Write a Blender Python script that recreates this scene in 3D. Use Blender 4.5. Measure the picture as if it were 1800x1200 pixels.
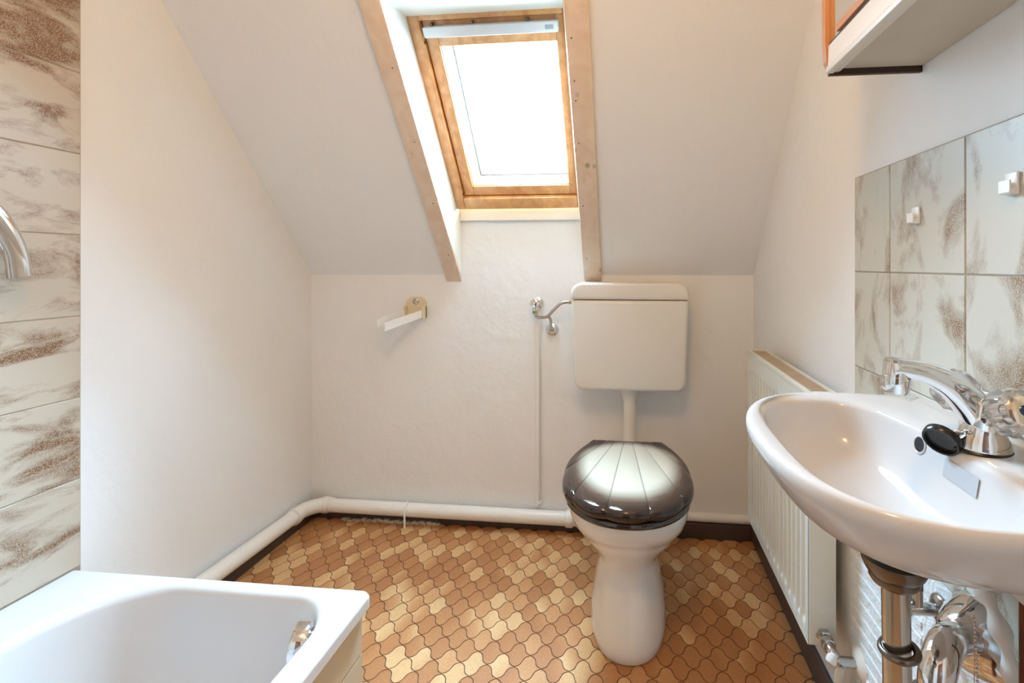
import bpy, bmesh, math, random
from mathutils import Vector, Matrix
from mathutils.bvhtree import BVHTree
R = math.radians
random.seed(7)
scene = bpy.context.scene
for o in list(bpy.data.objects): bpy.data.objects.remove(o)
COL = scene.collection

# ------------------------------------------------------------------ camera, light, exposure
XL, XR, YB, ZK, ANG = -1.354, .488, 1.94, 1.03, R(50.5)     # left wall, right wall, back wall, knee height, roof pitch
YF, ZC = -1.0, 2.25                                          # wall behind the camera, flat ceiling
cam = bpy.data.cameras.new('camera'); co = bpy.data.objects.new('camera', cam); COL.objects.link(co)
co.location = (0, 0, 1.07); co.rotation_euler = (R(90), 0, R(5.815))
cam.sensor_width = 36; cam.lens = 846/1800*36
cam.shift_x = -118/1800; cam.shift_y = -134/1800; cam.clip_start = .02
scene.camera = co

w = bpy.data.worlds.new('overcast_sky'); scene.world = w; w.use_nodes = True
bg = w.node_tree.nodes['Background']; bg.inputs[0].default_value = (.50, .755, 1.0, 1); bg.inputs[1].default_value = 121

def light(name, kind, loc, rot, energy, color, **kw):
    l = bpy.data.lights.new(name, kind); l.energy = energy; l.color = color
    for k, v in kw.items(): setattr(l, k, v)
    o = bpy.data.objects.new(name, l); COL.objects.link(o); o.location = loc; o.rotation_euler = rot
    return o
light('ceiling_bulb', 'POINT', (-.12, .25, 2.08), (0, 0, 0), 15.5, (1, .58, .24), shadow_soft_size=.07)
_n = Vector((0, math.sin(ANG), math.cos(ANG))); _c = Vector((-.43, YB, ZK)) + Vector((0, -math.cos(ANG), math.sin(ANG)))*.61 + _n*.30
po = light('window_portal', 'AREA', _c, (math.pi/2-ANG, 0, 0), 1, (1, 1, 1), shape='RECTANGLE', size=.44, size_y=.60)
po.rotation_euler = (-_n).to_track_quat('-Z', 'Y').to_euler(); po.data.cycles.is_portal = True
vs = scene.view_settings
vs.view_transform = 'Standard'; vs.look = 'None'; vs.exposure = 0.14; vs.gamma = 1; vs.use_curve_mapping = False

# ------------------------------------------------------------------ materials
M = {}
def mat(name, col, rough=.5, metal=0, bump=0, bscale=40, var=0, vscale=6, coat=0, spec=.5, bdist=.01):
    m = bpy.data.materials.new(name); m.use_nodes = True; nt = m.node_tree; b = nt.nodes['Principled BSDF']
    b.inputs['Base Color'].default_value = (*col, 1); b.inputs['Roughness'].default_value = rough
    b.inputs['Metallic'].default_value = metal; b.inputs['Coat Weight'].default_value = coat
    b.inputs['Coat Roughness'].default_value = .05; b.inputs['Specular IOR Level'].default_value = spec
    g = nt.nodes.new('ShaderNodeNewGeometry')
    n = nt.nodes.new('ShaderNodeTexNoise'); n.inputs['Scale'].default_value = vscale; n.inputs['Detail'].default_value = 5
    nt.links.new(g.outputs['Position'], n.inputs['Vector'])
    h = nt.nodes.new('ShaderNodeMix'); h.data_type = 'RGBA'
    h.inputs['A'].default_value = (*[c*(1-var) for c in col], 1); h.inputs['B'].default_value = (*[min(1, c*(1+var*.6)) for c in col], 1)
    nt.links.new(n.outputs[0], h.inputs['Factor']); nt.links.new(h.outputs['Result'], b.inputs['Base Color'])
    if bump:
        n2 = nt.nodes.new('ShaderNodeTexNoise'); n2.inputs['Scale'].default_value = bscale; n2.inputs['Detail'].default_value = 6
        nt.links.new(g.outputs['Position'], n2.inputs['Vector'])
        bp = nt.nodes.new('ShaderNodeBump'); bp.inputs['Strength'].default_value = bump; bp.inputs['Distance'].default_value = bdist
        nt.links.new(n2.outputs[0], bp.inputs['Height']); nt.links.new(bp.outputs[0], b.inputs['Normal'])
    M[name] = m; return m

mat('plaster', (.895, .90, .895), .75, bump=.25, bscale=22, var=.03, vscale=3)
mat('plaster_rough', (.895, .90, .895), .7, bump=.5, bscale=14, var=.05, vscale=4)
mat('ceramic', (.82, .81, .795), .08, coat=.6, var=.01)
mat('sink_ceramic', (.63, .62, .615), .10, spec=.4, coat=0, var=.01)
mat('enamel', (.74, .75, .76), .1, coat=0, var=.01)
mat('cistern_plastic', (.80, .775, .72), .3, var=.02)
mat('pipe_paint', (.88, .85, .79), .35, var=.05, vscale=12)
mat('rad_enamel', (.74, .75, .68), .3, var=.02)
mat('rad_grille', (.56, .45, .32), .5, var=.15, vscale=20)
mat('chrome', (.78, .78, .78), .07, 1, var=.02)
mat('old_chrome', (.55, .53, .51), .16, 1, var=.12, vscale=50)
mat('dark_metal', (.20, .17, .15), .25, 1, var=.2, vscale=40)
mat('brass_old', (.45, .38, .24), .3, 1, var=.3, vscale=60)
mat('copper_dark', (.16, .07, .045), .3, 1, var=.3, vscale=40)
mat('skirting', (.075, .05, .042), .4, var=.3, vscale=15, bump=.1)
mat('grout_floor', (.13, .06, .03), .7, var=.2)
mat('grout_wall', (.40, .33, .25), .8, var=.2, vscale=20)
mat('lid_dark', (.022, .010, .007), .09, coat=.8, var=.1)
mat('rubber', (.008, .007, .008), .25, var=.1)
mat('dark_hole', (.006, .005, .005), .6, var=.1)
mat('ivory', (.80, .68, .46), .4, var=.08, vscale=30)
mat('white_plastic', (.9, .9, .88), .3, var=.02)
mat('vent_metal', (.84, .87, .9), .3, var=.02)
mat('vent_plate', (.42, .47, .52), .4, var=.05)
mat('white_board', (.86, .85, .78), .35, var=.04, vscale=9, bump=.06)
mat('outer_metal', (.7, .73, .76), .4, var=.03)
mat('gasket', (.05, .06, .07), .6, var=.1)
mat('cab_white', (.80, .74, .66), .4, var=.04)
mat('cab_under', (.62, .54, .43), .55, var=.08, vscale=10)
mat('cab_brown', (.045, .018, .012), .5, var=.2)
mat('cab_orange', (.62, .26, .09), .4, var=.12, vscale=25)
mat('sticker', (.46, .48, .51), .5, var=.03)
mat('blue_cap', (.005, .04, .10), .2, var=.1)
mat('brass_cap', (.78, .68, .55), .15, 1, var=.1)
mat('sealant', (.50, .46, .4), .7, bump=.8, bscale=60, var=.25, vscale=30)
mat('patch_paint', (.82, .84, .84), .6, bump=.6, bscale=90, var=.04)

def wood(name, c1, c2, rough, axis, sc=28, knots=0):
    m = mat(name, c1, rough); nt = m.node_tree; b = nt.nodes['Principled BSDF']
    tc = nt.nodes.new('ShaderNodeTexCoord'); mp = nt.nodes.new('ShaderNodeMapping')
    s = [sc, sc, sc]; s[axis] = 1.3; mp.inputs['Scale'].default_value = s
    nt.links.new(tc.outputs['Object'], mp.inputs['Vector'])
    n = nt.nodes.new('ShaderNodeTexNoise'); n.inputs['Scale'].default_value = 1.0; n.inputs['Detail'].default_value = 5; n.inputs['Distortion'].default_value = .6
    nt.links.new(mp.outputs[0], n.inputs['Vector'])
    r = nt.nodes.new('ShaderNodeValToRGB'); r.color_ramp.elements[0].position = .35; r.color_ramp.elements[1].position = .68
    r.color_ramp.elements[0].color = (*c2, 1); r.color_ramp.elements[1].color = (*c1, 1)
    nt.links.new(n.outputs[0], r.inputs[0]); out = r.outputs[0]
    if knots:
        v = nt.nodes.new('ShaderNodeTexVoronoi'); v.inputs['Scale'].default_value = 1
        mp2 = nt.nodes.new('ShaderNodeMapping'); s2 = [14, 14, 14]; s2[axis] = 5; mp2.inputs['Scale'].default_value = s2
        nt.links.new(tc.outputs['Object'], mp2.inputs['Vector']); nt.links.new(mp2.outputs[0], v.inputs['Vector'])
        r2 = nt.nodes.new('ShaderNodeValToRGB'); r2.color_ramp.elements[0].position = .07; r2.color_ramp.elements[1].position = .16
        nt.links.new(v.outputs['Distance'], r2.inputs[0])
        mx = nt.nodes.new('ShaderNodeMix'); mx.data_type = 'RGBA'; mx.inputs['A'].default_value = (*[c*.55 for c in c2], 1)
        nt.links.new(r2.outputs[0], mx.inputs['Factor']); nt.links.new(out, mx.inputs['B']); out = mx.outputs['Result']
    nt.links.new(out, b.inputs['Base Color']); b.inputs['Coat Weight'].default_value = .2
    return m
wood('pine', (.78, .42, .18), (.61, .28, .10), .3, 1)
wood('pine_x', (.78, .42, .18), (.61, .28, .10), .3, 0)
wood('pale_pine', (.86, .72, .57), (.79, .61, .46), .45, 1, 22, knots=1)

wood('door_brown', (.20, .10, .05), (.11, .05, .025), .4, 2)

def vcol(name, rough, coat=0, grain=.0, gscale=300, bump=0):
    m = mat(name, (.5, .3, .1), rough, coat=coat); nt = m.node_tree; b = nt.nodes['Principled BSDF']
    a = nt.nodes.new('ShaderNodeVertexColor'); a.layer_name = 'Col'
    g = nt.nodes.new('ShaderNodeNewGeometry'); n = nt.nodes.new('ShaderNodeTexNoise'); n.inputs['Scale'].default_value = gscale; n.inputs['Detail'].default_value = 4
    nt.links.new(g.outputs['Position'], n.inputs['Vector'])
    mr = nt.nodes.new('ShaderNodeMapRange'); mr.inputs['From Min'].default_value = .3; mr.inputs['From Max'].default_value = .7
    mr.inputs['To Min'].default_value = 1-grain; mr.inputs['To Max'].default_value = 1+grain*.6
    nt.links.new(n.outputs[0], mr.inputs['Value'])
    hs = nt.nodes.new('ShaderNodeHueSaturation'); nt.links.new(a.outputs[0], hs.inputs['Color']); nt.links.new(mr.outputs[0], hs.inputs['Value'])
    nt.links.new(hs.outputs[0], b.inputs['Base Color'])
    if bump:
        bp = nt.nodes.new('ShaderNodeBump'); bp.inputs['Strength'].default_value = bump; bp.inputs['Distance'].default_value = .002
        nt.links.new(n.outputs[0], bp.inputs['Height']); nt.links.new(bp.outputs[0], b.inputs['Normal'])
    return m
vcol('floor_vinyl', .42, grain=.16, bump=.15)
vcol('shell_paint', .12, coat=.2)

def stained_tile(name, base, stain, scl, amount, fine=420):
    """glazed tile with brown cloudy flecks; scl stretches the clouds"""
    m = mat(name, base, .38); nt = m.node_tree; b = nt.nodes['Principled BSDF']; L = nt.links
    g = nt.nodes.new('ShaderNodeNewGeometry'); oi = nt.nodes.new('ShaderNodeObjectInfo')
    add = nt.nodes.new('ShaderNodeVectorMath'); add.operation = 'ADD'
    sc = nt.nodes.new('ShaderNodeVectorMath'); sc.operation = 'SCALE'; sc.inputs[0].default_value = (3.1, 5.7, 4.3); L.new(oi.outputs['Random'], sc.inputs['Scale'])
    L.new(g.outputs['Position'], add.inputs[0]); L.new(sc.outputs[0], add.inputs[1])
    mp = nt.nodes.new('ShaderNodeMapping'); mp.inputs['Scale'].default_value = scl; L.new(add.outputs[0], mp.inputs['Vector'])
    n = nt.nodes.new('ShaderNodeTexNoise'); n.inputs['Scale'].default_value = 1; n.inputs['Detail'].default_value = 6; n.inputs['Roughness'].default_value = .62; n.inputs['Distortion'].default_value = .5
    L.new(mp.outputs[0], n.inputs['Vector'])
    r = nt.nodes.new('ShaderNodeValToRGB'); r.color_ramp.elements[0].position = amount; r.color_ramp.elements[1].position = amount+.16
    L.new(n.outputs[0], r.inputs[0])
    f = nt.nodes.new('ShaderNodeTexNoise'); f.inputs['Scale'].default_value = fine; f.inputs['Detail'].default_value = 3; L.new(g.outputs['Position'], f.inputs['Vector'])
    r2 = nt.nodes.new('ShaderNodeValToRGB'); r2.color_ramp.elements[0].position = .27; r2.color_ramp.elements[1].position = .54
    L.new(f.outputs[0], r2.inputs[0])
    mu = nt.nodes.new('ShaderNodeMath'); mu.operation = 'MULTIPLY'; L.new(r.outputs[0], mu.inputs[0]); L.new(r2.outputs[0], mu.inputs[1])
    mx = nt.nodes.new('ShaderNodeMix'); mx.data_type = 'RGBA'; mx.inputs['A'].default_value = (*base, 1); mx.inputs['B'].default_value = (*stain, 1)
    L.new(mu.outputs[0], mx.inputs['Factor']); L.new(mx.outputs['Result'], b.inputs['Base Color'])
    return m
stained_tile('tile_left', (.59, .52, .42), (.21, .095, .035), (1, 5.5, 16), .48)
stained_tile('tile_right', (.60, .585, .51), (.25, .145, .07), (1, 12, 7), .505)
stained_tile('tile_panel', (.66, .58, .44), (.36, .26, .16), (1, 9, 9), .62)

def glass_mat(name, tint, clear):
    m = bpy.data.materials.new(name); m.use_nodes = True; nt = m.node_tree; nt.nodes.remove(nt.nodes['Principled BSDF'])
    out = nt.nodes['Material Output']; t = nt.nodes.new('ShaderNodeBsdfTransparent'); t.inputs[0].default_value = (*tint, 1)
    g = nt.nodes.new('ShaderNodeBsdfGlossy'); g.inputs['Roughness'].default_value = .02
    fr = nt.nodes.new('ShaderNodeFresnel'); mx = nt.nodes.new('ShaderNodeMixShader')
    mu = nt.nodes.new('ShaderNodeMath'); mu.operation = 'MULTIPLY'; mu.inputs[1].default_value = clear
    nt.links.new(fr.outputs[0], mu.inputs[0]); nt.links.new(mu.outputs[0], mx.inputs[0]); nt.links.new(t.outputs[0], mx.inputs[1]); nt.links.new(g.outputs[0], mx.inputs[2])
    nt.links.new(mx.outputs[0], out.inputs[0]); M[name] = m
glass_mat('glass', (.97, .985, .985), .7)
def acrylic():
    m = bpy.data.materials.new('acrylic'); m.use_nodes = True; b = m.node_tree.nodes['Principled BSDF']
    b.inputs['Base Color'].default_value = (.93, .93, .93, 1); b.inputs['Roughness'].default_value = .05; b.inputs['Transmission Weight'].default_value = .85; b.inputs['IOR'].default_value = 1.49
    M['acrylic'] = m
acrylic()
m = mat('mirror', (.82, .84, .84), .03, 1)

# ------------------------------------------------------------------ mesh helpers
def obj(name, bm, material, parent=None, smooth=None, loc=None):
    me = bpy.data.meshes.new(name)
    bmesh.ops.recalc_face_normals(bm, faces=bm.faces[:])
    bm.to_mesh(me); bm.free()
    if material: me.materials.append(M[material])
    if smooth is not None:
        me.shade_smooth(); me.set_sharp_from_angle(angle=R(smooth))
    o = bpy.data.objects.new(name, me); COL.objects.link(o)
    if loc: o.location = loc
    if parent: o.parent = parent
    return o
def tag(o, label=None, cat=None, group=None, kind=None):
    if label: o['label'] = label
    if cat: o['category'] = cat
    if group: o['group'] = group
    if kind: o['kind'] = kind
    return o
def empty(name, loc=(0, 0, 0)):
    o = bpy.data.objects.new(name, None); COL.objects.link(o); o.empty_display_size = .05; return o
def struct(o): o['kind'] = 'structure'; return o

def ident(p): return p
def box(bm, x0, x1, y0, y1, z0, z1, bev=0, fn=None, seg=2):
    b = bmesh.new()
    v = [b.verts.new(p) for p in [(x0,y0,z0),(x1,y0,z0),(x1,y1,z0),(x0,y1,z0),(x0,y0,z1),(x1,y0,z1),(x1,y1,z1),(x0,y1,z1)]]
    for f in [(0,3,2,1),(4,5,6,7),(0,1,5,4),(1,2,6,5),(2,3,7,6),(3,0,4,7)]: b.faces.new([v[i] for i in f])
    if bev: bmesh.ops.bevel(b, geom=b.edges[:], offset=bev, segments=seg, affect='EDGES', profile=.5)
    merge(bm, b, fn)
def merge(bm, b, fn=None):
    mp = {}
    for v in b.verts: mp[v] = bm.verts.new(fn(v.co) if fn else v.co)
    for f in b.faces: bm.faces.new([mp[v] for v in f.verts])
    b.free()
def loft(bm, rings, cap0=True, cap1=True, closed=True):
    vr = [[bm.verts.new(p) for p in r] for r in rings]; n = len(rings[0])
    for a, c in zip(vr, vr[1:]):
        for i in range(n if closed else n-1):
            j = (i+1) % n; bm.faces.new((a[i], a[j], c[j], c[i]))
    if cap0: bm.faces.new(vr[0][::-1])
    if cap1: bm.faces.new(vr[-1])
    return vr
def tube(bm, pts, r, n=16, caps=True):
    pts = [Vector(p) for p in pts]; rs = r if isinstance(r, (list, tuple)) else [r]*len(pts)
    t0 = (pts[1]-pts[0]).normalized(); up = Vector((0, 0, 1)) if abs(t0.z) < .9 else Vector((1, 0, 0))
    nrm = t0.cross(up).normalized(); rings = []
    for i, p in enumerate(pts):
        t = ((pts[min(i+1, len(pts)-1)]-pts[i]).normalized() + (pts[i]-pts[max(i-1, 0)]).normalized()).normalized() if 0 < i < len(pts)-1 else ((pts[1]-pts[0]) if i == 0 else (pts[-1]-pts[-2])).normalized()
        nrm = (nrm - t*nrm.dot(t)).normalized(); bn = t.cross(nrm)
        rings.append([p + (nrm*math.cos(a)+bn*math.sin(a))*rs[i] for a in [2*math.pi*k/n for k in range(n)]])
    loft(bm, rings, caps, caps)
def spline(pts, n=8):
    """Catmull-Rom through points"""
    P = [Vector(p) for p in pts]; P = [2*P[0]-P[1]]+P+[2*P[-1]-P[-2]]; out = []
    for i in range(1, len(P)-2):
        for k in range(n):
            t = k/n; a, b, c, d = P[i-1:i+3]
            out.append(.5*((2*b)+(c-a)*t+(2*a-5*b+4*c-d)*t*t+(3*b-a-3*c+d)*t**3))
    out.append(P[-2]); return out
def lathe(bm, prof, loc, axis=(0, 0, 1), n=28, lobes=0, amp=0):
    ax = Vector(axis).normalized(); q = Vector((0, 0, 1)).rotation_difference(ax); L = Vector(loc); rings = []
    for r, z in prof:
        rings.append([L + q @ Vector((max(r, 1e-4)*(1+amp*math.cos(lobes*a))*math.cos(a), max(r, 1e-4)*(1+amp*math.cos(lobes*a))*math.sin(a), z)) for a in [2*math.pi*k/n for k in range(n)]])
    loft(bm, rings)
def rrect(x0, x1, z0, z1, rad, n=6):
    pts = []
    rs = rad if isinstance(rad, (list, tuple)) else [rad]*4
    for (cx, cz, a0, r) in [(x1, z1, 0, rs[0]), (x0, z1, 90, rs[1]), (x0, z0, 180, rs[2]), (x1, z0, 270, rs[3])]:
        ox = cx - r if cx == x1 else cx + r; oz = cz - r if cz == z1 else cz + r
        for k in range(n+1):
            a = R(a0+90*k/n); pts.append((ox+r*math.cos(a), oz+r*math.sin(a)))
    return pts
CA, SA = math.cos(ANG), math.sin(ANG)
def slope(p):
    """(x, u up the slope from the knee, w outward from the slope face) -> world"""
    x, u, w_ = p; return Vector((x, YB - u*CA + w_*SA, ZK + u*SA + w_*CA))

# ------------------------------------------------------------------ room shell
WX0, WX1 = -.69, -.178      # roof window recess
T = .1
bm = bmesh.new(); box(bm, XL-T, XR+T, YF-T, YB+T, -.1, 0); floor = struct(obj('floor', bm, 'grout_floor')); tag(floor, 'brown vinyl floor patterned with small wavy ogee tiles')
bm = bmesh.new(); box(bm, XL-T, XL, YF-T, YB+T, 0, ZC+.1); wall_left = struct(obj('wall_left', bm, 'plaster'))
bm = bmesh.new(); box(bm, XR, XR+T, YF-T, YB+T, 0, ZC+.1); wall_right = struct(obj('wall_right', bm, 'plaster'))
bm = bmesh.new(); box(bm, XL-T, XR+T, YF-T, YF, 0, ZC+.1); struct(obj('wall_front', bm, 'plaster'))
bm = bmesh.new(); box(bm, XL-T, XR+T, YB, YB+.05, 0, ZK); box(bm, WX0-.02, WX1+.02, YB, YB+.03, ZK, 1.30)
wall_back = struct(obj('wall_back', bm, 'plaster_rough'))
bm = bmesh.new()
UT = (ZC-ZK)/SA
box(bm, XL, WX0-.018, -.03, UT+.06, 0, .05, fn=slope); box(bm, WX1+.018, XR, -.03, UT+.06, 0, .05, fn=slope)
box(bm, WX0-.018, WX1+.018, 1.03, UT+.06, 0, .05, fn=slope)
box(bm, XL-T, XR+T, YF-T, YB-UT*CA+.02, ZC, ZC+.1)
struct(obj('ceiling', bm, 'plaster'))

# unseen dark brown door, added behind the camera for contrast in chrome reflections
door = struct(empty('door_1'))
bm = bmesh.new(); box(bm, -.62, .20, YF, YF+.035, .01, 2.0, .004); dl = obj('door_leaf', bm, 'door_brown', door)
for z0, z1 in ((.15, .85), (1.0, 1.85)):
    bm = bmesh.new(); box(bm, -.52, .10, YF+.034, YF+.042, z0, z1, .004); obj('panel', bm, 'door_brown', dl)
bm = bmesh.new(); tube(bm, [(-.56, YF+.035, 1.02), (-.56, YF+.085, 1.02), (-.45, YF+.085, 1.02)], .009, 12); obj('door_handle', bm, 'old_chrome', door, 40)
# skirting
bm = bmesh.new(); box(bm, XL, XR, YB-.022, YB, 0, .062, .003); struct(obj('baseboard_back', bm, 'skirting'))
bm = bmesh.new(); box(bm, XR-.012, XR, YF, YB-.022, 0, .075, .003); struct(obj('baseboard_right', bm, 'skirting'))
bm = bmesh.new(); box(bm, XL, XL+.03, 1.06, YB-.022, 0, .06, .003); struct(obj('baseboard_left', bm, 'skirting'))

# floor tiles: ogee lattice
PX, PY = .0732, .0812
AMP, NS = .085, 6
def edge(a, b, s):
    a = Vector(a); b = Vector(b); d = b-a; n = Vector((-d.y, d.x)); out = []
    for k in range(NS):
        t = k/NS; out.append(a+d*t+n*(s*AMP*math.sin(2*math.pi*t)))
    return out
l, r_, t_, b_ = (-PX/2, 0), (PX/2, 0), (0, PY/2), (0, -PY/2)
# counter-clockwise: left > bottom > right > top ; pointed left and right, rounded top and bottom
outline = edge(l, b_, 1) + edge(b_, r_, -1) + edge(r_, t_, 1) + edge(t_, l, -1)
BROWN, MIDB, PALE = (.41, .165, .056), (.53, .245, .092), (.73, .46, .215)
def lerp(a, b, t): t = max(0, min(1, t)); return tuple(x+(y-x)*t for x, y in zip(a, b))
def tint(r1, g, p):
    v = r1 + g[0]*p[0]/PX + g[1]*p[1]/PY
    return lerp(BROWN, MIDB, v*2) if v < .5 else lerp(MIDB, PALE, (v-.5)*2)
def tile_into(bm, lay, cx, cy, r1, g):
    top = .0016; k = .945
    pin = [Vector((p.x*k, p.y*k)) for p in outline]
    c = bm.verts.new((cx, cy, top)); vi = [bm.verts.new((cx+p.x, cy+p.y, top-.0002)) for p in pin]
    vo = [bm.verts.new((cx+p.x*1.006, cy+p.y*1.006, 0)) for p in pin]
    n = len(pin)
    for i in range(n):
        j = (i+1) % n
        for f in (bm.faces.new((c, vi[i], vi[j])), bm.faces.new((vi[i], vo[i], vo[j], vi[j]))):
            for lp in f.loops:
                q = lp.vert.co; lp[lay] = (*tint(r1, g, (q.x-cx, q.y-cy)), 1)
variants = []
for i in range(22):
    r1 = random.choice([.12, .2, .3, .38, .45, .55, .62, .74, .86]); a = random.choice([150, 165, 200, 20, -20, -150]); s = random.choice([.05, .15, .5, .8])
    bm = bmesh.new(); lay = bm.loops.layers.float_color.new('Col'); tile_into(bm, lay, 0, 0, r1, (s*math.cos(R(a)), s*math.sin(R(a))))
    me = bpy.data.meshes.new('tile'); bmesh.ops.recalc_face_normals(bm, faces=bm.faces[:]); bm.to_mesh(me); bm.free(); me.materials.append(M['floor_vinyl']); variants.append((me, r1, (s*math.cos(R(a)), s*math.sin(R(a)))))
spots = []
X0, Y0 = -.3026, 1.4196          # a lattice corner seen in the photograph
for j in range(-60, 20):
    for i in range(-30, 26):
        x = X0 + i*PX + (PX/2 if j % 2 == 0 else 0); y = Y0 + j*PY/2
        if XL+.01 < x < XR+.01 and YF < y < YB-.0: spots.append((x, y))
def shown(x, y):
    if x < -.60 and y < 1.04: return False
    if x < -.62 and y < 1.12: return False
    if y < 1.1+.0*x: return False
    if abs(x) < .1 and 1.33 < y < 1.9: return False
    if x > .47 or x < XL+.05: return False
    return True
vis = [p for p in spots if shown(*p)]; vis.sort(key=lambda p: p[1]); near = set(vis[:300])
rest = bmesh.new(); lay = rest.loops.layers.float_color.new('Col'); k = 0
for p in spots:
    me, r1, g = random.choice(variants)
    if p in near:
        o = bpy.data.objects.new('tile', me); COL.objects.link(o); o.location = (p[0], p[1], 0); o.parent = floor
    else: tile_into(rest, lay, p[0], p[1], r1, g)
me = bpy.data.meshes.new('tile_field'); rest.to_mesh(me); rest.free(); me.materials.append(M['floor_vinyl'])
o = bpy.data.objects.new('tile_field', me); COL.objects.link(o); o.parent = floor; o['kind'] = 'stuff'

# wall tiles
def wall_tile(parent, x_face, side, y0, y1, z0, z1, material, th=.007):
    bm = bmesh.new(); g = .0012
    xa, xb = (x_face, x_face+side*th) if side > 0 else (x_face+side*th, x_face)
    cy, cz = (y0+y1)/2, (z0+z1)/2
    box(bm, xa, xb, y0+g, y1-g, z0+g, z1-g, .0012, seg=1)
    return obj('tile', bm, material, parent)
bm = bmesh.new(); box(bm, XL, XL+.0055, .0, 1.06, .30, 1.9446); obj('grout', bm, 'grout_wall', wall_left)
for r in range(9):
    z1 = 1.9446-.2*r; z0 = z1-.2 if z1-.2 > .4 else .328
    if z1-z0 < .05: continue
    for c in range(3):
        wall_tile(wall_left, XL, 1, 1.06-.24*(c+1), 1.06-.24*c, z0, z1, 'tile_left')
bm = bmesh.new(); box(bm, XR-.0055, XR, .143, 1.083, .58, 1.2563); obj('grout', bm, 'grout_wall', wall_right)
ys = [1.083, .943, .743, .543, .343, .143]
for r in range(4):
    z1 = 1.2563-.2*r; z0 = max(z1-.2, .58)
    for a, b in zip(ys, ys[1:]): wall_tile(wall_right, XR, -1, b, a, z0, z1, 'tile_right')
# rough painted patch of wall under the basin
bm = bmesh.new(); box(bm, XR-.004, XR, .1, 1.11, .075, .58, .0015)
for k in range(13):
    z = .16+.028*k; box(bm, XR-.0062, XR-.003, .85, 1.105, z, z+.012, .001, seg=1)
obj('painted_patch', bm, 'patch_paint', wall_right)

# ------------------------------------------------------------------ roof window
win = struct(empty('window_1')); tag(win, 'pine roof window with overexposed white pane in the sloping ceiling')
bm = bmesh.new(); box(bm, WX0-.018, WX0, -.03, 1.06, -.002, .23, .001, slope); obj('reveal_board', bm, 'white_board', win)
bm = bmesh.new(); box(bm, WX1, WX1+.018, -.03, 1.06, -.002, .23, .001, slope); obj('reveal_board', bm, 'white_board', win)
# head board: from the frame top to the edge of the slope
b = bmesh.new(); pts = [(.945, .24), (.945, .138), (1.025, -.002), (1.05, -.002), (.975, .24)]
loft(b, [[slope((x, u, w_)) for u, w_ in pts] for x in (WX0-.001, WX1+.001)]); obj('head_board', b, 'white_board', win)
bm = bmesh.new(); box(bm, WX0, WX1, YB-.018, YB+.06, 1.252, 1.306, .004); obj('sill_board', bm, 'white_board', win)
FW0, FW1, FU0, FU1 = WX0, WX1, .235, .955
def frame4(bm, x0, x1, u0, u1, wl, wr, wb, wt, w0, w1, bev):
    box(bm, x0, x0+wl, u0, u1, w0, w1, bev, slope); box(bm, x1-wr, x1, u0, u1, w0, w1, bev, slope)
    box(bm, x0+wl, x1-wr, u0, u0+wb, w0, w1, bev, slope); box(bm, x0+wl, x1-wr, u1-wt, u1, w0, w1, bev, slope)
bm = bmesh.new(); frame4(bm, FW0, FW1, FU0, FU1, .036, .02, .05, .022, .132, .23, .003); obj('window_frame', bm, 'pine', win, 30)
S0, S1, V0, V1 = FW0+.040, FW1-.014, .290, .93
bm = bmesh.new(); frame4(bm, S0, S1, V0, V1, .040, .034, .040, .078, .150, .20, .003); sash = obj('sash', bm, 'pine', win, 30)
bm = bmesh.new(); frame4(bm, S0+.036, S1-.030, V0+.036, V1-.074, .007, .007, .007, .007, .156, .19, .002); obj('glazing_bead', bm, 'pine', sash, 30)
bm = bmesh.new(); box(bm, S0+.03, S1-.02, V0+.03, V1-.03, .176, .182, 0, slope); obj('pane', bm, 'glass', sash)
bm = bmesh.new(); frame4(bm, S0-.02, S1+.02, V0-.03, V1+.03, .075, .045, .075, .075, .235, .29, .004); obj('outer_frame', bm, 'outer_metal', win)
bm = bmesh.new(); frame4(bm, S0+.054, S1-.026, V0+.044, V1-.046, .006, .006, .006, .006, .228, .291, 0); obj('gasket', bm, 'gasket', win)
bm = bmesh.new(); box(bm, S0+.006, S1-.022, .884, .916, .120, .150, .004, slope); vent = obj('vent_flap', bm, 'vent_metal', win, 30); tag(vent, 'white metal vent bar across top of window')
bm = bmesh.new(); box(bm, S1-.062, S1-.036, .894, .907, .1185, .121, .0008, slope); obj('type_plate', bm, 'vent_plate', vent)
for x in (S0+.03, S0+.16, S1-.12):
    bm = bmesh.new(); box(bm, x, x+.008, .914, .925, .134, .15, .002, slope); obj('bracket', bm, 'dark_metal', vent)
for u in (.868, .30):
    bm = bmesh.new(); n_ = Vector((0, 0, 0)); c = slope((FW0+.0365, u, .142)); lathe(bm, [(.0001, 0), (.004, 0), (.0055, .001), (.0055, .002)], c+Vector((-.001, 0, 0)), (1, 0, 0), 14); obj('screw', bm, 'dark_metal', win, 40)
# casing boards lying on the slope
def casing(name, x0, x1, u0, u1, label):
    bm = bmesh.new(); box(bm, x0, x1, u0, u1, -.018, 0, .004, slope)
    o = struct(obj(name, bm, 'pale_pine', None, 30)); o['label'] = label
    return o
tl = casing('trim_1', -.752, -.688, -.035, 1.30, 'pale pine casing board left of the roof window')
tr = casing('trim_2', -.176, -.106, -.018, 1.30, 'pale pine casing board right of the roof window')
casing('trim_3', -.688, -.180, 1.026, 1.09, 'pale pine casing board above the roof window')
for par, x, us in ((tl, -.71, (.12, .36, .60, .84)), (tr, -.160, (.1, .34, .58, .72, .78, .9))):
    for u in us:
        bm = bmesh.new(); lathe(bm, [(.0001, .0006), (.0022, .0004), (.0025, -.001)], slope((x, u, -.018)), -Vector((0, SA, CA)), 10); obj('screw', bm, 'dark_metal', par, 40)

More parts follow.
